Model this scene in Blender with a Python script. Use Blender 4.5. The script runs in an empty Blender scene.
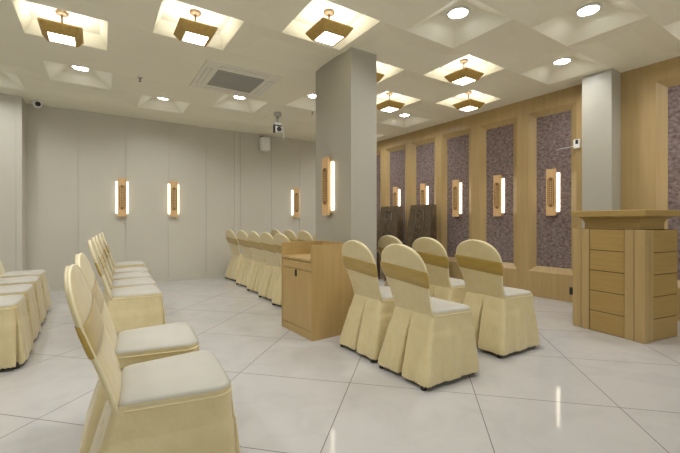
import bpy, bmesh, math, random
from mathutils import Vector, Matrix

random.seed(7)
S = bpy.context.scene
COL = S.collection
PI = math.pi

# ------------------------------------------------------------------ camera, world, exposure
F_PX, HORIZON, YAW, EYE = 369.4, 220.75, math.radians(33.13), 1.09
cam_data = bpy.data.cameras.new('camera')
cam_data.sensor_fit = 'HORIZONTAL'
cam_data.sensor_width = 36.0
cam_data.lens = F_PX / 680.0 * 36.0
cam_data.shift_y = (HORIZON - 226.5) / 680.0
cam_data.clip_start = 0.05
cam = bpy.data.objects.new('camera', cam_data)
cam.location = (0, 0, EYE)
cam.rotation_euler = (PI / 2, 0, -YAW)
COL.objects.link(cam)
S.camera = cam

world = bpy.data.worlds.new('world')
S.world = world
world.use_nodes = True
world.node_tree.nodes['Background'].inputs[0].default_value = (0.95, 0.95, 0.88, 1)
world.node_tree.nodes['Background'].inputs[1].default_value = 0.6  # soft fill, let in through the open side behind the camera

S.view_settings.view_transform = 'Standard'
S.view_settings.look = 'None'
S.view_settings.gamma = 1.0
S.view_settings.use_curve_mapping = False
S.view_settings.exposure = 0.92

# strengths of the lamps of the room
E_DOWN = 26.0
W_DOWN = 3.2           # watts of each downlight's beam
E_PEND = 5.0
E_PEND_UP = 4.6
E_SCONCE = 2.6

H = 2.874          # ceiling edge height
XW, YW = 5.27, 7.31  # right wall, back wall
XL, YF = -3.2, -2.8  # left wall, open side behind the camera, wall left out for fill light


# ------------------------------------------------------------------ materials
def srgb(r, g, b):
    def k(c):
        c /= 255.0
        return c / 12.92 if c <= 0.04045 else ((c + 0.055) / 1.055) ** 2.4
    return (k(r), k(g), k(b), 1.0)


def new_mat(name):
    m = bpy.data.materials.new(name)
    m.use_nodes = True
    nt = m.node_tree
    return m, nt, nt.nodes['Principled BSDF']


def N(nt, t, **kw):
    n = nt.nodes.new(t)
    for k, v in kw.items():
        setattr(n, k, v)
    return n


def noise_mat(name, c1, c2, scale=(1, 1, 1), nscale=5.0, detail=4.0, rough=0.5, lo=0.35, hi=0.65,
              bump=0.0, metallic=0.0, sheen=0.0, spec=0.5, distortion=0.0, coat=0.0):
    m, nt, p = new_mat(name)
    tc = N(nt, 'ShaderNodeTexCoord')
    mp = N(nt, 'ShaderNodeMapping')
    mp.inputs['Scale'].default_value = scale
    nz = N(nt, 'ShaderNodeTexNoise')
    nz.inputs['Scale'].default_value = nscale
    nz.inputs['Detail'].default_value = detail
    nz.inputs['Distortion'].default_value = distortion
    cr = N(nt, 'ShaderNodeValToRGB')
    cr.color_ramp.elements[0].position = lo
    cr.color_ramp.elements[0].color = c1
    cr.color_ramp.elements[1].position = hi
    cr.color_ramp.elements[1].color = c2
    L = nt.links.new
    L(tc.outputs['Object'], mp.inputs['Vector'])
    L(mp.outputs['Vector'], nz.inputs['Vector'])
    L(nz.outputs['Fac'], cr.inputs['Fac'])
    L(cr.outputs['Color'], p.inputs['Base Color'])
    p.inputs['Roughness'].default_value = rough
    p.inputs['Metallic'].default_value = metallic
    p.inputs['Specular IOR Level'].default_value = spec
    if sheen:
        p.inputs['Sheen Weight'].default_value = sheen
    if coat:
        p.inputs['Coat Weight'].default_value = coat
    if bump:
        b = N(nt, 'ShaderNodeBump')
        b.inputs['Strength'].default_value = bump
        b.inputs['Distance'].default_value = 0.01
        L(nz.outputs['Fac'], b.inputs['Height'])
        L(b.outputs['Normal'], p.inputs['Normal'])
    return m


def emit_mat(name, col, strength):
    m, nt, p = new_mat(name)
    p.inputs['Base Color'].default_value = (0.8, 0.8, 0.8, 1)
    p.inputs['Emission Color'].default_value = col
    p.inputs['Emission Strength'].default_value = strength
    return m


M = {}
M['ceiling'] = noise_mat('ceiling_paint', (0.86, 0.83, 0.685, 1), (0.88, 0.85, 0.705, 1), nscale=2.0, rough=0.7, spec=0.2)
M['wall'] = noise_mat('wall_paint', (0.585, 0.56, 0.475, 1), (0.60, 0.575, 0.49, 1), nscale=1.5, rough=0.45, spec=0.35)
M['wall_trim'] = noise_mat('wall_trim_paint', (0.60, 0.575, 0.495, 1), (0.62, 0.595, 0.515, 1), nscale=1.5, rough=0.45, spec=0.35)
M['column'] = noise_mat('column_laminate', (0.41, 0.39, 0.325, 1), (0.425, 0.405, 0.34, 1), nscale=1.5, rough=0.35, spec=0.4)
M['wood'] = noise_mat('pale_oak', srgb(172, 146, 99), srgb(180, 154, 107), scale=(9, 9, 0.5), nscale=2.2, detail=5, rough=0.4, bump=0.03)
M['wood_h'] = noise_mat('pale_oak_level', srgb(162, 134, 78), srgb(170, 142, 86), scale=(1.2, 1.2, 22), nscale=2.6, detail=6, rough=0.38, bump=0.03)
M['wood_box'] = noise_mat('oak_veneer', srgb(176, 147, 94), srgb(183, 154, 102), scale=(8, 8, 0.6), nscale=3.0, detail=6, rough=0.42, bump=0.03)
M['wood_dark'] = noise_mat('dark_carved_wood', srgb(66, 54, 40), srgb(102, 85, 63), scale=(6, 6, 1.5), nscale=6.0, detail=6, rough=0.42, bump=0.1)
M['gap'] = noise_mat('shadow_gap', srgb(70, 50, 28), srgb(80, 58, 32), nscale=8, rough=0.9)
M['fabric_panel'] = noise_mat('mottled_wallcloth', srgb(94, 80, 78), srgb(150, 134, 130), scale=(1, 0.8, 1.1), nscale=30.0, detail=8, rough=0.85, lo=0.3, hi=0.7, bump=0.1, spec=0.2)
M['satin'] = noise_mat('ivory_satin', srgb(208, 192, 147), srgb(213, 198, 155), nscale=13.0, rough=0.32, sheen=0.2, bump=0.6, spec=0.45)
M['satin_seat'] = noise_mat('cream_seat_satin', srgb(178, 174, 163), srgb(183, 179, 169), nscale=5.0, rough=0.5, sheen=0.25, bump=0.06, spec=0.35)
M['satin_highlight'] = noise_mat('satin_edge_highlight', srgb(228, 216, 178), srgb(232, 221, 186), nscale=9.0, rough=0.4, sheen=0.2, spec=0.4)  # lightened satin, a painted highlight for the edges of the backs
M['sash'] = noise_mat('gold_satin', srgb(162, 134, 54), srgb(174, 146, 64), scale=(1, 1, 6), nscale=7.0, rough=0.36, sheen=0.3, bump=0.12, spec=0.5)
M['black'] = noise_mat('black_plastic', (0.012, 0.012, 0.012, 1), (0.02, 0.02, 0.02, 1), nscale=9, rough=0.45)
M['steel'] = noise_mat('dark_steel', (0.05, 0.05, 0.05, 1), (0.08, 0.08, 0.08, 1), nscale=9, rough=0.35, metallic=0.8)
M['brass'] = noise_mat('brushed_brass', srgb(112, 92, 64), srgb(128, 106, 76), scale=(4, 4, 14), nscale=8, rough=0.45, metallic=0.2)
M['bronze'] = noise_mat('bronze_shade', srgb(176, 144, 74), srgb(192, 160, 90), scale=(6, 6, 6), nscale=6, rough=0.5, metallic=0.15)
M['sconce_wood'] = noise_mat('sconce_oak', srgb(216, 176, 124), srgb(228, 190, 140), scale=(14, 14, 1), nscale=4, detail=5, rough=0.45)
M['carving'] = noise_mat('carved_inlay', srgb(122, 92, 50), srgb(140, 108, 62), nscale=14, rough=0.6)
M['white_plastic'] = noise_mat('white_plastic', (0.86, 0.86, 0.84, 1), (0.88, 0.88, 0.86, 1), nscale=5, rough=0.4)
M['vent'] = noise_mat('ac_panel_white', (0.80, 0.77, 0.66, 1), (0.82, 0.79, 0.68, 1), nscale=4, rough=0.45)
M['grille'] = noise_mat('grey_grille', (0.42, 0.41, 0.37, 1), (0.50, 0.49, 0.44, 1), scale=(1, 60, 1), nscale=2, rough=0.6)
M['chrome'] = noise_mat('satin_chrome', (0.6, 0.6, 0.6, 1), (0.7, 0.7, 0.7, 1), nscale=5, rough=0.25, metallic=0.9)
M['down'] = emit_mat('downlight_glow', (0.95, 0.96, 1.0, 1), E_DOWN)
M['pend'] = emit_mat('pendant_glow', (1.0, 0.95, 0.84, 1), E_PEND)
M['pend_up'] = emit_mat('pendant_upglow', (1.0, 0.965, 0.90, 1), E_PEND_UP)
M['strip'] = emit_mat('strip_glow', (1.0, 0.90, 0.70, 1), E_SCONCE)


def floor_mat():
    m, nt, p = new_mat('polished_tile')
    L = nt.links.new
    tc = N(nt, 'ShaderNodeTexCoord')
    mp = N(nt, 'ShaderNodeMapping', vector_type='TEXTURE')
    mp.inputs['Location'].default_value = (0.848, 2.610, 0)
    mp.inputs['Rotation'].default_value = (0, 0, PI / 4)
    mp.inputs['Scale'].default_value = (0.8, 0.8, 1)
    L(tc.outputs['Object'], mp.inputs['Vector'])
    sep = N(nt, 'ShaderNodeSeparateXYZ')
    L(mp.outputs['Vector'], sep.inputs[0])
    masks = []
    for ax in (0, 1):
        a = N(nt, 'ShaderNodeMath', operation='ADD')
        a.inputs[1].default_value = 0.6
        L(sep.outputs[ax], a.inputs[0])
        fr = N(nt, 'ShaderNodeMath', operation='FRACT')
        L(a.outputs[0], fr.inputs[0])
        s = N(nt, 'ShaderNodeMath', operation='SUBTRACT')
        s.inputs[1].default_value = 0.6
        L(fr.outputs[0], s.inputs[0])
        ab = N(nt, 'ShaderNodeMath', operation='ABSOLUTE')
        L(s.outputs[0], ab.inputs[0])
        lt = N(nt, 'ShaderNodeMath', operation='LESS_THAN')
        lt.inputs[1].default_value = 0.0032
        L(ab.outputs[0], lt.inputs[0])
        masks.append(lt)
    mx = N(nt, 'ShaderNodeMath', operation='MAXIMUM')
    L(masks[0].outputs[0], mx.inputs[0])
    L(masks[1].outputs[0], mx.inputs[1])
    # faint marble clouds
    nz = N(nt, 'ShaderNodeTexNoise')
    nz.inputs['Scale'].default_value = 3.2
    nz.inputs['Detail'].default_value = 9.0
    nz.inputs['Distortion'].default_value = 1.4
    L(tc.outputs['Object'], nz.inputs['Vector'])
    cr = N(nt, 'ShaderNodeValToRGB')
    cr.color_ramp.elements[0].position = 0.34
    cr.color_ramp.elements[0].color = (0.475, 0.462, 0.452, 1)
    cr.color_ramp.elements[1].position = 0.56
    cr.color_ramp.elements[1].color = (0.505, 0.49, 0.48, 1)
    L(nz.outputs['Fac'], cr.inputs['Fac'])
    mix = N(nt, 'ShaderNodeMix', data_type='RGBA')
    L(mx.outputs[0], mix.inputs[0])
    L(cr.outputs['Color'], mix.inputs[6])
    mix.inputs[7].default_value = (0.20, 0.18, 0.15, 1)
    L(mix.outputs[2], p.inputs['Base Color'])
    p.inputs['Roughness'].default_value = 0.07
    p.inputs['Specular IOR Level'].default_value = 0.38
    return m


M['floor'] = floor_mat()


# ------------------------------------------------------------------ mesh helpers
class MB:
    """Collects shapes into one mesh."""

    def __init__(self):
        self.v, self.f, self.sm = [], [], []

    def add(self, verts, faces, smooth=False, mat=None):
        o = len(self.v)
        for p in verts:
            p = Vector(p)
            self.v.append(tuple(mat @ p if mat else p))
        for f in faces:
            self.f.append([i + o for i in f])
            self.sm.append(smooth)
        return self

    def box(self, x0, x1, y0, y1, z0, z1, mat=None, bevel=0.0):
        if bevel > 0:
            bm = bmesh.new()
            bmesh.ops.create_cube(bm, size=1.0)
            for vv in bm.verts:
                vv.co = Vector(((x0 + x1) / 2 + vv.co.x * (x1 - x0), (y0 + y1) / 2 + vv.co.y * (y1 - y0),
                                (z0 + z1) / 2 + vv.co.z * (z1 - z0)))
            bmesh.ops.bevel(bm, geom=list(bm.edges), offset=bevel, segments=2, affect='EDGES', profile=0.5)
            bm.verts.index_update()
            self.add([tuple(q.co) for q in bm.verts], [[q.index for q in f.verts] for f in bm.faces], False, mat)
            bm.free()
            return self
        vs = [(x0, y0, z0), (x1, y0, z0), (x1, y1, z0), (x0, y1, z0), (x0, y0, z1), (x1, y0, z1), (x1, y1, z1), (x0, y1, z1)]
        fs = [(0, 3, 2, 1), (4, 5, 6, 7), (0, 1, 5, 4), (1, 2, 6, 5), (2, 3, 7, 6), (3, 0, 4, 7)]
        return self.add(vs, fs, False, mat)

    def rings(self, rings, smooth=True, cap0=True, cap1=True, mat=None):
        n = len(rings[0])
        vs = [p for r in rings for p in r]
        fs = []
        for k in range(len(rings) - 1):
            for i in range(n):
                j = (i + 1) % n
                fs.append((k * n + i, k * n + j, (k + 1) * n + j, (k + 1) * n + i))
        self.add(vs, fs, smooth, mat)
        o = len(self.v) - len(vs)
        if cap0:
            self.f.append([o + i for i in reversed(range(n))]); self.sm.append(False)
        if cap1:
            self.f.append([o + (len(rings) - 1) * n + i for i in range(n)]); self.sm.append(False)
        return self

    def lathe(self, prof, c=(0, 0, 0), n=24, smooth=True, mat=None, caps=True):
        r = [[(c[0] + a * math.cos(2 * PI * i / n), c[1] + a * math.sin(2 * PI * i / n), c[2] + z) for i in range(n)] for a, z in prof]
        return self.rings(r, smooth, caps, caps, mat)

    def tube(self, pts, r, n=10, mat=None):
        pts = [Vector(p) for p in pts]
        rs = []
        for i, p in enumerate(pts):
            d = (pts[min(i + 1, len(pts) - 1)] - pts[max(i - 1, 0)]).normalized()
            a = d.orthogonal().normalized() if i == 0 else (rs_a - d * rs_a.dot(d)).normalized()
            rs_a = a
            b = d.cross(a)
            rr = r[i] if isinstance(r, (list, tuple)) else r
            rs.append([tuple(p + rr * (a * math.cos(2 * PI * k / n) + b * math.sin(2 * PI * k / n))) for k in range(n)])
        return self.rings(rs, True, True, True, mat)

    def frustum(self, hx0, hy0, z0, hx1, hy1, z1, cx=0, cy=0, cap0=True, cap1=True, mat=None):
        r0 = [(cx - hx0, cy - hy0, z0), (cx + hx0, cy - hy0, z0), (cx + hx0, cy + hy0, z0), (cx - hx0, cy + hy0, z0)]
        r1 = [(cx - hx1, cy - hy1, z1), (cx + hx1, cy - hy1, z1), (cx + hx1, cy + hy1, z1), (cx - hx1, cy + hy1, z1)]
        return self.rings([r0, r1], False, cap0, cap1, mat)

    def build(self, name, material, parent=None, loc=None, fix=True):
        me = bpy.data.meshes.new(name)
        me.from_pydata(self.v, [], self.f)
        me.polygons.foreach_set('use_smooth', self.sm)
        if fix:
            bm = bmesh.new(); bm.from_mesh(me)
            bmesh.ops.recalc_face_normals(bm, faces=bm.faces)
            bm.to_mesh(me); bm.free()
        me.update()
        o = bpy.data.objects.new(name, me)
        for mm in (material if isinstance(material, (list, tuple)) else [material]):
            me.materials.append(mm)
        COL.objects.link(o)
        if parent:
            o.parent = parent
        if loc:
            o.location = loc
        return o


def tag(o, label=None, cat=None, group=None, kind=None):
    for k, v in (('label', label), ('category', cat), ('group', group), ('kind', kind)):
        if v:
            o[k] = v
    return o


def thing(name, label, cat, loc=(0, 0, 0), rz=0.0, group=None):
    o = bpy.data.objects.new(name, None)
    o.empty_display_size = 0.1
    COL.objects.link(o)
    o.location = loc
    o.rotation_euler = (0, 0, rz)
    return tag(o, label, cat, group)


def copy_tree(o, parent=None):
    c = o.copy()
    COL.objects.link(c)
    if parent:
        c.parent = parent
    for ch in list(o.children):
        copy_tree(ch, c)
    return c


def place(proto, used, loc, rz, label):
    """First call moves the thing itself, later calls copy it with its parts."""
    o = proto if not used else copy_tree(proto)
    used.append(1)
    o.location = loc
    o.rotation_euler = (0, 0, rz)
    o['label'] = label
    return o


def struct(name, mb, material, fix=True):
    return tag(mb.build(name, material, fix=fix), kind='structure')


# ------------------------------------------------------------------ floor and walls
struct('floor', MB().box(XL - 0.1, XW + 0.1, YF - 0.1, YW + 0.1, -0.1, 0.0), M['floor'])

# back wall: tall laminate panels with thin gaps between
mb = MB()
mb.box(XL, XW, YW + 0.012, YW + 0.15, 0, H + 0.25)
seams = [-0.28 + 0.665 * k for k in range(-5, 9)]
edges = [XL] + [s for s in seams if XL < s < XW] + [XW]
for a, b in zip(edges[:-1], edges[1:]):
    mb.box(a + 0.003, b - 0.003, YW, YW + 0.013, 0, H + 0.25)
struct('wall_back', mb, M['wall'])
# slim post between two panels and the boxed-out section at the left end
struct('trim_1', MB().box(2.26, 2.32, YW - 0.022, YW, 0, H + 0.02), M['wall_trim'])
mb = MB()
mb.box(XL, -0.99, 6.93, YW, 0, H + 0.02)
mb.box(-0.988, -0.925, 6.925, YW, 0, H + 0.02)
mb.box(-1.20, -1.0, 6.928, 6.94, 0, H + 0.02)
struct('wall_alcove', mb, M['wall_trim'])
struct('wall_left', MB().box(XL - 0.15, XL, YF, YW, 0, H + 0.25), M['wall'])

# right wall: oak cladding with tall splayed recesses
panel_c = [-2.05, -1.23, -0.41, 0.41, 1.22, 2.70, 3.53, 4.345, 5.13, 5.93, 6.74]
OH, IH = 0.325, 0.235          # half widths: opening, cloth panel
OZ0, OZ1, IZ0, IZ1 = 0.36, 2.66, 0.44, 2.58
D = 0.06
mb = MB()
ys = [YF]
for c in panel_c:
    ys += [c - OH, c + OH]
ys.append(YW)
for k in range(0, len(ys), 2):     # uprights between the openings
    mb.add([(XW, ys[k], 0), (XW, ys[k + 1], 0), (XW, ys[k + 1], H + 0.25), (XW, ys[k], H + 0.25)], [(0, 1, 2, 3)])
for c in panel_c:
    a, b = c - OH, c + OH
    mb.add([(XW, a, 0), (XW, b, 0), (XW, b, OZ0), (XW, a, OZ0)], [(0, 1, 2, 3)])
    mb.add([(XW, a, OZ1), (XW, b, OZ1), (XW, b, H + 0.25), (XW, a, H + 0.25)], [(0, 1, 2, 3)])
    o4 = [(XW, a, OZ0), (XW, b, OZ0), (XW, b, OZ1), (XW, a, OZ1)]
    i4 = [(XW + D, c - IH, IZ0), (XW + D, c + IH, IZ0), (XW + D, c + IH, IZ1), (XW + D, c - IH, IZ1)]
    mb.add(o4 + i4, [(0, 1, 5, 4), (1, 2, 6, 5), (2, 3, 7, 6), (3, 0, 4, 7)])
mb.box(XW + D + 0.02, XW + 0.2, YF, YW, 0, H + 0.25)
struct('wall_right', mb, M['wood'], fix=False)
for i, c in enumerate(panel_c):
    mb = MB().box(XW + D - 0.001, XW + D + 0.02, c - IH - 0.002, c + IH + 0.002, IZ0 - 0.002, IZ1 + 0.002)
    struct('trim_%d' % (i + 2), mb, M['fabric_panel'])

# square pillar in the middle and the column on the right wall
mb = MB().box(2.18, 2.515, 3.13, 3.875, 0, H + 0.14)
mb.box(2.176, 2.186, 3.126, 3.14, 0, H + 0.14)
struct('wall_pillar', mb, M['column'])
struct('wall_column', MB().box(5.02, XW, 1.88, 2.20, 0, H + 0.02, bevel=0.004), M['column'])

# ------------------------------------------------------------------ ceiling: staggered coffers
CX = lambda i, j=None: -0.25 + 0.983 * i + NUDGE.get((i, j), 0.0)
NUDGE = {(2, 3): 0.06, (1, 4): 0.025, (0, 5): -0.01, (0, 7): 0.06, (1, 8): 0.10, (2, 7): 0.09, (3, 6): 0.03, (-1, 8): 0.06,
         (3, 2): 0.04, (5, 2): -0.06, (5, 6): -0.08, (4, 3): -0.03, (5, 4): -0.06, (4, 5): -0.03}
CY = lambda j: 0.89 + 0.67 * j
HX, HY = 0.33, 0.335
COFFER, GAPUP = 0.12, 0.022
PEND = {(0, 5), (1, 4), (2, 3), (3, 4), (4, 3), (5, 4), (4, 5)}
NO_COFFER = {(2, 5), (1, 6), (0, 9), (2, 9), (4, 9), (-2, 9)}


def has_coffer(i, j):
    return (i - j) % 2 == 1 and (i, j) not in NO_COFFER and j < 9


mb = MB()


def flat(x0, x1, y0, y1):
    mb.add([(x0, y0, H), (x1, y0, H), (x1, y1, H), (x0, y1, H)], [(0, 3, 2, 1)])


def hip(x0, x1, y0, y1, dep, ix, iy):
    o4 = [(x0, y0, H), (x1, y0, H), (x1, y1, H), (x0, y1, H)]
    i4 = [(x0 + ix, y0 + iy, H + dep), (x1 - ix, y0 + iy, H + dep), (x1 - ix, y1 - iy, H + dep), (x0 + ix, y1 - iy, H + dep)]
    mb.add(o4 + i4, [(0, 4, 5, 1), (1, 5, 6, 2), (2, 6, 7, 3), (3, 7, 4, 0), (4, 7, 6, 5)])


j = -5
coffers = []
flat(XL, XW, YF, CY(-5) - HY)
for j in range(-5, 9):
    y0, y1 = CY(j) - HY, CY(j) + HY
    x = XL
    row = [i for i in range(-3, 6) if (i - j) % 2 == 1 and CX(i) - HX > XL]
    for i in row:
        a, b = CX(i, j) - HX, CX(i, j) + HX
        if not has_coffer(i, j):
            continue
        if a - x > 1.0 and a - x < 1.5:
            hip(x, a, y0, y1, GAPUP, 0.22, 0.2)
        else:
            flat(x, a, y0, y1)
        if (i, j) in PEND:
            hip(a, b, y0, y1, COFFER, 0.06, 0.06)
        else:
            hip(a, b, y0, y1, COFFER, 0.205, 0.205)
        coffers.append((i, j))
        x = b
    if XW - x > 0.9:
        hip(x, XW - 0.0, y0, y1, GAPUP, 0.22, 0.2)
    else:
        flat(x, XW, y0, y1)
flat(XL, XW, CY(8) + HY, YW)
mb.box(XL, XW, YF, YW, H + 0.26, H + 0.32)
struct('ceiling', mb, M['ceiling'], fix=False)

# ------------------------------------------------------------------ ceiling lamps
ZT = H + COFFER


def make_downlight():
    t = thing('downlight', 'x', 'downlight', group='recessed ceiling downlights')
    rim = MB().lathe([(0.082, -0.0005), (0.096, -0.0005), (0.098, -0.012), (0.092, -0.020), (0.084, -0.020), (0.082, -0.0005)], n=32, caps=False)
    rim.build('trim_ring', M['white_plastic'], t)
    MB().lathe([(0.0815, -0.0008), (0.0815, -0.0035), (0.06, -0.004), (0.001, -0.004)], n=32).build('diffuser', M['down'], t)
    ld = bpy.data.lights.new('downlight_beam', 'AREA')
    ld.shape = 'DISK'
    ld.size = 0.155
    ld.energy = W_DOWN
    ld.spread = math.radians(140)
    ld.color = (0.97, 0.97, 0.95)
    lo = bpy.data.objects.new('downlight_beam', ld)
    COL.objects.link(lo)
    lo.parent = t
    lo.location = (0, 0, -0.0215)
    return t


def make_pendant():
    t = thing('pendant_lamp', 'x', 'pendant lamp', group='square bronze pendant lamps in the coffers')
    MB().lathe([(0.001, 0.0), (0.05, 0.0), (0.052, -0.012), (0.046, -0.024), (0.018, -0.03), (0.001, -0.03)], n=24).build('canopy', M['brass'], t)
    MB().lathe([(0.009, -0.028), (0.009, -0.180)], n=12).build('rod', M['brass'], t)
    sh = MB()
    # inverted square tray: wide rim on top, narrow opening below
    sq = lambda h, z: [(-h, -h, z), (h, -h, z), (h, h, z), (-h, h, z)]
    sh.rings([sq(0.156, -0.166), sq(0.160, -0.180), sq(0.114, -0.248), sq(0.096, -0.248), sq(0.096, -0.242), sq(0.148, -0.178), sq(0.150, -0.166), sq(0.156, -0.166)], False, False, False)
    sh.build('lamp_shade', M['bronze'], t)
    MB().frustum(0.098, 0.098, -0.247, 0.098, 0.098, -0.241).build('diffuser', M['pend'], t)
    MB().box(-0.140, 0.140, -0.140, 0.140, -0.186, -0.178).build('upper_diffuser', M['pend_up'], t)
    return t


dl_label = {
    (3, 2): 'round white downlight in the bright coffer over the near rows of chairs, top centre',
    (4, 1): 'large round white downlight above and left of the wooden podium',
    (5, 2): 'round white downlight in the coffer touching the white wall column',
    (5, 0): 'round white downlight in the coffer cut by the right picture edge',
    (0, 7): 'round white downlight behind the leftmost pendant lamp',
    (1, 8): 'small round white downlight left of the grey air conditioner grille, near the back wall',
    (2, 7): 'round white downlight just beyond the air conditioner grille',
    (3, 6): 'round white downlight close to the left edge of the square pillar',
    (5, 6): 'small round downlight beyond the pendant lamps, right of the pillar',
    (-1, 8): 'round downlight in the far left corner coffer',
    (3, 8): 'far round downlight in the coffer behind the ceiling device',
    (4, 7): 'round downlight hidden deep behind the square pillar',
}
pd_label = {
    (0, 5): 'square bronze pendant lamp nearest the left picture edge',
    (1, 4): 'square bronze pendant lamp in front of the air conditioner grille',
    (2, 3): 'square bronze pendant lamp just in front of the pillar, over the wooden cabinet',
    (3, 4): 'square bronze pendant lamp half hidden behind the pillar',
    (4, 3): 'nearest of the square bronze pendant lamps right of the pillar',
    (5, 4): 'square bronze pendant lamp hanging closest to the oak right wall',
    (4, 5): 'farthest square bronze pendant lamp, just right of the pillar',
}
pd, pdu = make_pendant(), []
dl, dlu = make_downlight(), []
for (i, j) in coffers:
    p = (CX(i, j), CY(j), ZT)
    if (i, j) in PEND:
        place(pd, pdu, (p[0] - 0.022, p[1] - 0.03, ZT), 0, pd_label[(i, j)])
    elif (i, j) in dl_label:
        if (i, j) in ((3, 8),):
            continue
        place(dl, dlu, p, 0, dl_label[(i, j)])
    elif i >= -1 and j >= 1:  # lamps out of view, added on the coffer grid to light the room
        place(dl, dlu, p, 0, 'unseen round white downlight added for its light, in a coffer beyond the picture edge')

# ceiling cassette air conditioner
t = thing('air_conditioner', 'flat square ceiling air conditioner with a grey grille, between pendant and downlight', 'air conditioner', (1.46, 4.69, H))
mb = MB()
for a, b, c, d in ((-.46, .46, -.46, -.29), (-.46, .46, .29, .46), (-.46, -.29, -.29, .29), (.29, .46, -.29, .29)):
    mb.box(a, b, c, d, -0.014, 0.0)
mb.build('panel', M['vent'], t)
mb = MB().box(-.285, .285, -.285, .285, -0.010, -0.001)
for k in range(-13, 14):
    mb.box(-.283, .283, k * 0.021 - 0.004, k * 0.021 + 0.004, -0.015, -0.009)
mb.build('grille', M['grille'], t)
for k, (a, b, c, d) in enumerate(((-.28, .28, -.41, -.36), (-.28, .28, .36, .41), (-.41, -.36, -.28, .28), (.36, .41, -.28, .28))):
    g = MB().box(a, b, c, d, -0.017, -0.013).build('air_outlet', M['vent'], t)
    q = 0.006
    s = MB()
    for (e, f2, g2, h2) in ((a - q, a, c - q, d + q), (b, b + q, c - q, d + q), (a - q, b + q, c - q, c), (a - q, b + q, d, d + q)):
        s.box(e, f2, g2, h2, -0.0155, -0.013)
    s.build('slot', M['grille'], g)


def sprinkler(x, y, label):
    t = thing('sprinkler', label, 'sprinkler', (x, y, H), group='ceiling sprinklers')
    MB().lathe([(0.001, 0), (0.03, 0), (0.032, -0.006), (0.012, -0.012), (0.001, -0.012)], n=16).build('escutcheon', M['chrome'], t)
    mb = MB().lathe([(0.009, -0.012), (0.008, -0.028), (0.005, -0.032), (0.005, -0.045)], n=10)
    mb.lathe([(0.017, -0.043), (0.018, -0.047)], n=14)
    mb.build('nozzle', M['steel'], t)


sprinkler(0.43, 5.22, 'small dark sprinkler in the flat ceiling left of the air conditioner')
sprinkler(2.93, 5.32, 'small dark sprinkler beside the pillar edge, near a downlight')

# device hanging from the ceiling
t = thing('ceiling_projector', 'small silver and black device hanging from a dark ceiling bracket beyond the air conditioner', 'projector', (2.50, 5.74, H))
MB().lathe([(0.001, 0.06), (0.06, 0.06), (0.062, 0.0), (0.06, -0.035), (0.03, -0.05), (0.001, -0.05)], n=20).build('mount_plate', M['grille'], t)
MB().lathe([(0.022, -0.05), (0.022, -0.15)], n=12).build('pole', M['chrome'], t)
b = MB().box(-0.055, 0.055, -0.05, 0.05, -0.31, -0.15, bevel=0.015).build('body', M['white_plastic'], t)
MB().lathe([(0.035, 0), (0.04, 0.03), (0.03, 0.035)], n=18, mat=Matrix.Translation((0.0, -0.045, -0.265)) @ Matrix.Rotation(PI / 2, 4, 'X')).build('lens', M['black'], b)
mb = MB().box(-0.062, -0.054, -0.04, 0.04, -0.32, -0.18).box(-0.05, 0.05, -0.056, -0.048, -0.215, -0.195)
mb.build('bracket', M['black'], t)
MB().tube([(0.06, 0.0, -0.18), (0.10, 0.0, -0.26), (0.115, 0.0, -0.36), (0.10, 0.0, -0.42)], 0.007, 8).build('cable', M['white_plastic'], t)

# loudspeaker on the back wall
t = thing('wall_speaker', 'small white loudspeaker high on the back wall', 'loudspeaker', (2.86, YW, 2.53))
MB().box(-0.09, 0.09, -0.165, -0.015, 0.0, 0.27, bevel=0.012).build('enclosure', M['white_plastic'], t)
MB().box(-0.075, 0.075, -0.172, -0.163, 0.02, 0.25, bevel=0.003).build('front_grille', M['white_plastic'], t)
MB().box(-0.075, -0.02, -0.10, 0.0, 0.27, 0.295).build('bracket', M['steel'], t)

# dome camera in the left corner
t = thing('security_camera', 'white dome security camera with black lens in the far left top corner', 'security camera', (-0.77, 7.10, H))
MB().lathe([(0.001, 0), (0.075, 0), (0.078, -0.02), (0.076, -0.05), (0.068, -0.085), (0.05, -0.11), (0.025, -0.124), (0.001, -0.127)], n=24).build('housing', M['white_plastic'], t)
MB().lathe([(0.001, 0.0), (0.044, 0.0), (0.044, 0.012), (0.030, 0.026), (0.012, 0.033), (0.001, 0.034)], n=20, mat=Matrix.Rotation(math.radians(12), 4, 'Z') @ Matrix.Translation((0.0, -0.064, -0.062)) @ Matrix.Rotation(math.radians(97), 4, 'X')).build('lens', M['black'], t)
t.scale = (0.78, 0.78, 0.78)


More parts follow.
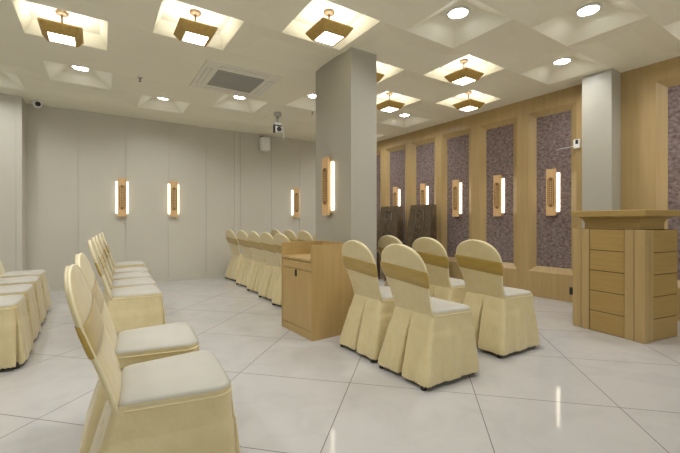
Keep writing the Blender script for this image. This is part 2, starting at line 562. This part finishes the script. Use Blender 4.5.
# ------------------------------------------------------------------ wall sconces
def make_sconce():
    """Local +Y points out of the wall."""
    t = thing('wall_sconce', 'x', 'wall sconce', group='carved oak wall sconces')
    MB().box(-0.058, 0.058, 0.0, 0.045, -0.30, 0.30).build('back_plate', M['wood'], t)
    MB().box(-0.065, 0.065, 0.045, 0.068, -0.325, 0.325, bevel=0.003).build('board', M['sconce_wood'], t)
    mb = MB()
    # elongated ring with a lattice inside
    def oval(hw, hh, z):
        pts = []
        for k in range(40):
            a = 2 * PI * k / 40
            y = hh * (1 if math.sin(a) >= 0 else -1) - hw * (1 if math.sin(a) >= 0 else -1) + hw * math.sin(a)
            pts.append((hw * math.cos(a), z, y))
        return pts
    mb.rings([oval(0.042, 0.205, 0.068), oval(0.042, 0.205, 0.073), oval(0.034, 0.197, 0.073), oval(0.034, 0.197, 0.068)], False, False, False)
    for x in (-0.0125, 0.0125):
        mb.box(x - 0.003, x + 0.003, 0.067, 0.071, -0.185, 0.185)
    for k in range(-6, 7):
        mb.box(-0.031, 0.031, 0.067, 0.071, k * 0.027 - 0.003, k * 0.027 + 0.003)
    for s in (-1, 1):
        mb.lathe([(0.018, 0.0), (0.018, 0.005)], n=14, mat=Matrix.Translation((0, 0.068, s * 0.178)) @ Matrix.Rotation(-PI / 2, 4, 'X'))
    mb.build('carved_inlay', M['carving'], t)
    for s in (-1, 1):
        # luminous wedge along each side of the board
        z0, z1 = -0.268, 0.268
        sec = [(s * 0.058, 0.004), (s * 0.090, 0.004), (s * 0.089, 0.009), (s * 0.067, 0.022), (s * 0.058, 0.022)]
        MB().rings([[(x, y, z) for x, y in sec] for z in (z0, z1)], False).build('light_strip', M['strip'], t)
    return t


sc, scu = make_sconce(), []
SZ = 1.485
for x, lab in ((0.33, 'carved oak sconce with two light strips, leftmost on the back wall'),
               (1.14, 'carved oak sconce with two light strips, second from left on the back wall'),
               (3.60, 'carved oak sconce on the back wall above the distant chairs, left of the pillar')):
    place(sc, scu, (x, YW, SZ), PI, lab)
place(sc, scu, (2.18, 3.545, SZ - 0.01), PI / 2, 'large carved oak sconce on the side of the square pillar')
for c, lab in ((2.70, 'carved oak sconce on the dark cloth panel next to the wall column'),
               (3.53, 'carved oak sconce on the second dark cloth panel left of the wall column'),
               (4.345, 'carved oak sconce on the third dark cloth panel left of the wall column'),
               (5.13, 'carved oak sconce on the dark panel behind the nearer dark throne chair'),
               (5.93, 'carved oak sconce on the dark panel behind the farther dark throne chair'),
               (6.74, 'carved oak sconce on the farthest dark panel, beside the pillar edge'),
               (1.22, 'carved oak sconce on the dark panel right of the podium, beyond the picture edge')):
    place(sc, scu, (XW + D, c, SZ), PI / 2, lab)

# small sensor and outlet on the oak wall
t = thing('wall_sensor', 'small white sensor box on the oak wall beside the column', 'sensor', (XW, 2.36, 2.10))
MB().box(-0.03, 0.0, -0.04, 0.04, -0.06, 0.06, bevel=0.006).build('housing', M['white_plastic'], t)
MB().box(-0.034, -0.028, -0.02, 0.012, -0.005, 0.05).build('lens', M['black'], t)
MB().tube([(-0.01, 0.04, -0.02), (-0.012, 0.12, -0.03), (-0.004, 0.2, -0.03), (0.05, 0.3, -0.03)], 0.004, 6).build('cable', M['white_plastic'], t)
t = thing('power_outlet', 'small dark power outlet low on the oak wall left of the podium', 'outlet', (XW, 2.43, 0.155))
MB().box(-0.008, 0.0, -0.028, 0.028, -0.05, 0.05, bevel=0.003).build('plate', M['steel'], t)
MB().box(-0.011, -0.007, -0.018, 0.018, -0.035, 0.035).build('socket', M['black'], t)


# ------------------------------------------------------------------ banquet chairs
def lerp_tab(tab, z):
    if z <= tab[0][0]:
        return tab[0][1]
    for (a, u), (b, v) in zip(tab[:-1], tab[1:]):
        if z <= b:
            s = (z - a) / (b - a)
            return u + (v - u) * s
    return tab[-1][1]


BACK_W = [(0.30, 0.200), (0.42, 0.190), (0.50, 0.184), (0.56, 0.186), (0.62, 0.196), (0.68, 0.211), (0.74, 0.221), (0.785, 0.219), (0.825, 0.206),
          (0.862, 0.183), (0.886, 0.155), (0.904, 0.122), (0.917, 0.084), (0.925, 0.046), (0.928, 0.008)]


def back_ring(z, grow=0.0, n=40, taper=True):
    w = lerp_tab(BACK_W, z) + grow
    th = 0.0145 + grow
    if taper and z > 0.9:
        th *= max(0.35, 1 - ((z - 0.9) / 0.05) ** 2 * 0.65)
    xc = -0.128 - 0.160 * max(0.0, z - 0.42) / 0.51
    out = []
    for k in range(n):
        a = 2 * PI * k / n
        ca, sa = math.cos(a), math.sin(a)
        y = w * math.copysign(abs(sa) ** 0.55, sa)
        x = th * math.copysign(abs(ca) ** 0.75, ca)
        out.append((xc + x - 0.006 * (y / 0.21) ** 2, y, z))
    return out


def perimeter(n, xr, xf, wr, wf, r):
    """Rounded trapezoid, n points evenly spaced; starts at the rear centre."""
    pts = []
    def arc(cx, cy, a0, a1, rr):
        for k in range(9):
            a = a0 + (a1 - a0) * k / 8
            pts.append(Vector((cx + rr * math.cos(a), cy + rr * math.sin(a), 0)))
    rr = 0.03
    pts.append(Vector((xr, 0, 0)))
    arc(xr + rr, -wr + rr, PI, 1.5 * PI, rr)
    arc(xf - r, -wf + r, 1.5 * PI, 2 * PI, r)
    arc(xf - r, wf - r, 0, 0.5 * PI, r)
    arc(xr + rr, wr - rr, 0.5 * PI, PI, rr)
    pts.append(Vector((xr, 0, 0)))
    acc = [0.0]
    for a, b in zip(pts[:-1], pts[1:]):
        acc.append(acc[-1] + (b - a).length)
    out = []
    k = 0
    for i in range(n):
        d = acc[-1] * i / n
        while acc[k + 1] < d:
            k += 1
        s = (d - acc[k]) / max(1e-9, acc[k + 1] - acc[k])
        out.append(pts[k].lerp(pts[k + 1], s))
    return out


def make_chair():
    t = thing('banquet_chair', 'x', 'chair', group='skirted ivory banquet chairs with gold sashes')
    # fabric over the back
    zs = [0.42, 0.445, 0.47, 0.52, 0.57, 0.62, 0.67, 0.72, 0.76, 0.80, 0.83, 0.86, 0.875, 0.89, 0.903, 0.913, 0.920, 0.925, 0.928]
    MB().rings([back_ring(z) for z in zs]).build('back_cover', M['satin'], t)
    # lighter tube on the back's front rim, standing in for light its edge catches
    up = [(z, lerp_tab(BACK_W, z)) for z in (0.44, 0.50, 0.56, 0.62, 0.68, 0.74, 0.785, 0.825, 0.862, 0.886, 0.904, 0.917, 0.924)]
    path = [(-w + 0.002, z) for z, w in up] + [(0.0, 0.9275)] + [(w - 0.002, z) for z, w in reversed(up)]
    MB().tube([(-0.128 - 0.160 * (z - 0.42) / 0.51 + 0.007 - 0.006 * (y / 0.21) ** 2, y, z) for y, z in path], 0.0055, 8).build('edge_highlight', M['satin_highlight'], t)
    # gold band around the back
    rings = []
    for z, g in ((0.664, 0.002), (0.668, 0.0045), (0.70, 0.005), (0.72, 0.0042), (0.745, 0.005), (0.770, 0.0045), (0.774, 0.002)):
        r = back_ring(z, g)
        rings.append([(x - 0.160 / 0.51 * 0.08 * y, y * 1.012, zz + 0.08 * y) for x, y, zz in r])
    MB().rings(rings, cap0=False, cap1=False).build('sash', M['sash'], t)
    # padded seat
    n = 96
    rings = []
    for z, ins in ((0.428, 0.004), (0.443, -0.002), (0.459, -0.003), (0.473, 0.002), (0.481, 0.014), (0.486, 0.035), (0.490, 0.08), (0.491, 0.14)):
        p = perimeter(n, -0.130 + ins, 0.238 - ins, 0.188 - ins, 0.224 - ins, max(0.012, 0.065 - ins * 0.5))
        rings.append([(q.x, q.y, z) for q in p])
    MB().rings(rings).build('seat', M['satin_seat'], t)
    MB().rings([[(q.x, q.y, 0.447 + 0.005 * math.sin(2 * PI * k / 8)) for q in perimeter(n, -0.134 - 0.004 * math.cos(2 * PI * k / 8), 0.241 + 0.004 * math.cos(2 * PI * k / 8), 0.191 + 0.004 * math.cos(2 * PI * k / 8), 0.227 + 0.004 * math.cos(2 * PI * k / 8), 0.066)] for k in range(9)], cap0=False, cap1=False).build('seat_piping', M['satin'], t)
    # skirt to the floor
    n = 320
    rings = []
    per0 = perimeter(n, -0.150, 0.240, 0.187, 0.226, 0.066)
    per1 = perimeter(n, -0.272, 0.288, 0.250, 0.264, 0.070)
    cen = Vector((0.0, 0.0, 0))
    def near(target):
        return min(range(n), key=lambda i: (per1[i] - Vector(target + (0,))).length)
    pleats = [(0, 0.15), (near((0.27, -0.25)), 0.09), (near((0.27, 0.25)), 0.09), (near((0.288, 0.0)), 0.11)]
    zz = [0.468, 0.445, 0.41, 0.36, 0.35, 0.335, 0.30, 0.25, 0.20, 0.15, 0.10, 0.065, 0.038]
    for z in zz:
        s = (0.468 - z) / 0.433
        ring = []
        for i in range(n):
            q = per0[i].lerp(per1[i], s)
            d = (q - cen).normalized()
            o = 0.006 * s * math.sin(i * 2 * PI / n * 9 + 0.6) + 0.003 * s * math.sin(i * 2 * PI / n * 23 + 1.0)
            for c, dep in pleats:
                di = min(abs(i - c), n - abs(i - c))
                wid = 0.7 + 1.5 * s
                o -= dep * min(1.0, max(0.0, s - 0.12) * 1.8) * math.exp(-(di / wid) ** 2)
            if 0.05 < z < 0.345:
                o += 0.005
            zs_ = z
            if z == 0.038:
                zs_ = 0.024 + 0.009 * abs(math.sin(i * PI / 4 + 0.3))
            ring.append((q.x + d.x * o, q.y + d.y * o, zs_))
        rings.append(ring)
    MB().rings(rings, cap0=False, cap1=False).build('skirt', M['satin'], t)
    for (x, y, dx) in ((-0.242, 0.212, -0.03), (-0.242, -0.212, -0.03), (0.232, 0.212, 0.018), (0.232, -0.212, 0.018)):
        lg = MB().tube([(x * 0.42, y * 0.7, 0.40), (x * 0.86, y * 0.94, 0.10), (x + dx * 0.3, y, 0.02)], 0.011, 10).build('leg', M['steel'], t)
        MB().lathe([(0.014, 0.045), (0.017, 0.03), (0.019, 0.002), (0.017, 0.0)], c=(x + dx * 0.33, y, 0), n=14).build('foot_cap', M['black'], lg)
    return t


ch, chu = make_chair(), []


def chair(x, y, label, rz=0.0):
    place(ch, chu, (x, y, 0), rz, label)


# left block, row facing the aisle
ordw = ['nearest', 'second', 'third', 'fourth', 'fifth', 'sixth', 'farthest']
chair(0.20, 1.615, 'nearest skirted ivory chair, seen side on, its wide seat filling the lower left foreground', math.radians(-4))
chair(0.205, 2.19, 'skirted ivory chair directly behind the nearest one in the left foreground row', math.radians(-4))
for k, (x, y) in enumerate(((0.22, 3.72), (0.24, 4.26), (0.26, 4.80), (0.29, 5.34), (0.32, 6.17))):
    chair(x, y, 'skirted ivory chair, %s along the left row after the gap, toward the back wall' % ordw[k])
# block cut by the left picture edge
for k, y in enumerate((3.80, 4.42, 5.05, 5.68)):
    chair(-0.75 - 0.015 * k, y, 'skirted ivory chair at the left picture edge, %s of that row from the front' % ordw[k])
# right block, two rows
chair(2.005, 1.91, 'skirted ivory chair in the centre, back with gold sash nearest the viewer')
chair(2.02, 2.46, 'skirted ivory chair between the wooden cabinet and the centre chair')
chair(2.92, 1.98, 'skirted ivory chair nearest the wooden podium, farthest right')
chair(2.92, 2.53, 'skirted ivory chair left of the one nearest the podium, in the second row')
chair(2.93, 3.09, 'skirted ivory chair in the second row peeking out beside the pillar')
# far block beyond the wooden cabinet
for k, y in enumerate((4.30, 4.86, 5.44, 6.08, 6.85)):
    chair(2.17 + 0.03 * k, y, 'skirted ivory chair beyond the wooden cabinet, front row, %s from it' % ordw[k], math.radians(6))
for k, y in enumerate((4.76, 5.31, 5.86, 6.45)):
    chair(3.02, y, 'skirted ivory chair in the distant second row behind the cabinet, %s from the pillar' % ordw[k], math.radians(6))

# ------------------------------------------------------------------ wooden cabinet lectern by the pillar
t = thing('lectern_cabinet', 'pale oak cabinet with raised rim and one door beside the pillar', 'cabinet', (1.61, 2.93, 0), math.radians(2.5))
W, DP = 0.605, 0.50    # along y, along x
mb = MB()
mb.box(0.0, DP, 0.0, 0.022, 0.0, 0.868)
mb.box(0.0, DP, W - 0.022, W, 0.0, 0.868)
mb.box(DP - 0.022, DP, 0.022, W - 0.022, 0.0, 0.868)
mb.box(0.012, DP - 0.02, 0.02, W - 0.02, 0.0, 0.715)
mb.build('body', M['wood_box'], t)
MB().box(-0.006, DP - 0.022, 0.022, W - 0.022, 0.715, 0.738, bevel=0.002).build('worktop', M['wood_box'], t)
MB().box(0.002, 0.014, 0.025, W - 0.025, 0.628, 0.706, bevel=0.002).build('drawer_front', M['wood_box'], t)
dr = MB().box(0.002, 0.014, 0.025, W - 0.025, 0.075, 0.622, bevel=0.002).build('door', M['wood_box'], t)
MB().box(-0.008, 0.004, 0.285, 0.312, 0.555, 0.618, bevel=0.003).build('handle', M['black'], dr)
MB().box(0.004, 0.014, 0.025, W - 0.025, 0.0, 0.070).build('plinth', M['wood_box'], t)

# ------------------------------------------------------------------ podium on the right
t = thing('podium', 'wooden podium with plank panels and wide moulded top, beside the white column', 'podium', (4.363, 1.538, 0), math.radians(-9))
hx, hy = 0.275, 0.325
mb = MB().box(-hx + 0.012, hx - 0.012, -hy + 0.012, hy - 0.012, 0.0, 1.008)
mb.build('body', M['gap'], t)
for sx, sy in ((-1, -1), (-1, 1)):
    x0, x1 = (-hx, -hx + 0.135) if sx < 0 else (hx - 0.135, hx)
    y0, y1 = (-hy, -hy + 0.165) if sy < 0 else (hy - 0.165, hy)
    mb = MB()
    # corner post as two stiles on each face with a groove between
    xa, xb = (x0, x0 + 0.075) if sx < 0 else (x1 - 0.075, x1)
    ya, yb = (y0, y0 + 0.085) if sy < 0 else (y1 - 0.085, y1)
    mb.box(xa, xb, ya, yb, 0, 1.008, bevel=0.004)
    if sx < 0:
        mb.box(-hx, -hx + 0.03, *((y0 + 0.089, y1) if sy < 0 else (y0, y1 - 0.089)), 0, 1.008, bevel=0.003)
    else:
        mb.box(hx - 0.03, hx, *((y0 + 0.089, y1) if sy < 0 else (y0, y1 - 0.089)), 0, 1.008, bevel=0.003)
    if sy < 0:
        mb.box(*((x0 + 0.079, x1) if sx < 0 else (x0, x1 - 0.079)), -hy, -hy + 0.03, 0, 1.008, bevel=0.003)
    else:
        mb.box(*((x0 + 0.079, x1) if sx < 0 else (x0, x1 - 0.079)), hy - 0.03, hy, 0, 1.008, bevel=0.003)
    mb.build('corner_post', M['wood'], t)
nz = 5
for k in range(nz):
    z0, z1 = 1.0 - (k + 1) * 0.2 + 0.003, 1.0 - k * 0.2 + (0.008 if k == 0 else 0) - 0.003
    z0 = max(z0, 0.0)
    for s in (-1, 1):
        MB().box(*((-hx + 0.006, -hx + 0.03) if s < 0 else (hx - 0.03, hx - 0.006)), *((-hy + 0.17, hy - 0.17) if s < 0 else (-hy + 0.032, hy - 0.032)), z0, z1, bevel=0.003).build('plank', M['wood_h'], t)
        MB().box(-hx + 0.14, hx - 0.002, *((-hy + 0.006, -hy + 0.03) if s < 0 else (hy - 0.03, hy - 0.006)), z0, z1, bevel=0.003).build('plank', M['wood_h'], t)
MB().box(-hx + 0.075, hx - 0.075, -hy + 0.075, hy - 0.075, 1.008, 1.062, bevel=0.004).build('neck_band', M['wood_h'], t)
rg = []
sqr = lambda e, z: [(-hx - e, -hy - e, z), (hx + e, -hy - e, z), (hx + e, hy + e, z), (-hx - e, hy + e, z)]
for k in range(9):
    a = k / 8 * PI / 2
    rg.append(sqr(-0.075 + 0.072 * (1 - math.cos(a)), 1.062 + 0.068 * math.sin(a)))
MB().rings(rg, False).build('cove_moulding', M['wood_h'], t)
MB().box(-hx - 0.008, hx + 0.008, -hy - 0.008, hy + 0.008, 1.129, 1.19, bevel=0.006).build('top', M['wood_h'], t)


# ------------------------------------------------------------------ dark carved throne chairs by the right wall
def make_throne():
    """Faces -X; origin on the floor."""
    t = thing('throne_chair', 'x', 'armchair', group='dark carved high back armchairs by the right wall')
    mb = MB()
    rg = []
    for z, w, x in ((0.30, 0.335, 0.22), (0.66, 0.325, 0.25), (1.0, 0.292, 0.285), (1.36, 0.255, 0.325), (1.38, 0.25, 0.327)):
        rg.append([(x - 0.045, -w, z), (x + 0.095, -w, z), (x + 0.095, w, z), (x - 0.045, w, z)])
    bk = mb.rings(rg, False).build('backrest', M['wood_dark'], t)
    cp = MB()
    # raised carved lattice down the middle of the back
    def face_x(z):
        return 0.25 + (z - 0.66) * 0.107 - 0.046
    def bar(y0, z0, y1, z1, r=0.008):
        cp.tube([(face_x(z0), y0, z0), (face_x(z1), y1, z1)], r, 6)
    for y in (-0.11, 0.11):
        bar(y, 0.6, y * 0.82, 1.28, 0.011)
    bar(-0.09, 1.28, 0.09, 1.28, 0.011)
    for k in range(5):
        z = 0.64 + k * 0.125
        bar(-0.1, z, 0.1, z + 0.125)
        bar(0.1, z, -0.1, z + 0.125)
    cp.build('carved_lattice', M['wood_dark'], bk)
    MB().box(-0.30, 0.26, -0.31, 0.31, 0.40, 0.50, bevel=0.03).build('seat', M['wood_dark'], t)
    MB().box(-0.28, 0.22, -0.30, 0.30, 0.30, 0.40).build('seat_frame', M['wood_dark'], t)
    for s in (-1, 1):
        mb = MB().box(-0.30, 0.24, s * 0.385 - 0.04, s * 0.385 + 0.04, 0.635, 0.685, bevel=0.012)
        mb.box(-0.28, -0.22, s * 0.385 - 0.028, s * 0.385 + 0.028, 0.30, 0.64)
        mb.build('armrest', M['wood_dark'], t)
        for x in (-0.26, 0.22):
            MB().box(x - 0.035, x + 0.035, s * 0.30 - 0.035, s * 0.30 + 0.035, 0.0, 0.42, bevel=0.006).build('leg', M['wood_dark'], t)
    return t


th, thu = make_throne(), []
place(th, thu, (4.62, 4.83, 0), 0, 'nearer of the two dark carved high back armchairs against the right wall')
place(th, thu, (4.62, 5.70, 0), 0, 'farther dark carved high back armchair, partly hidden by the pillar')
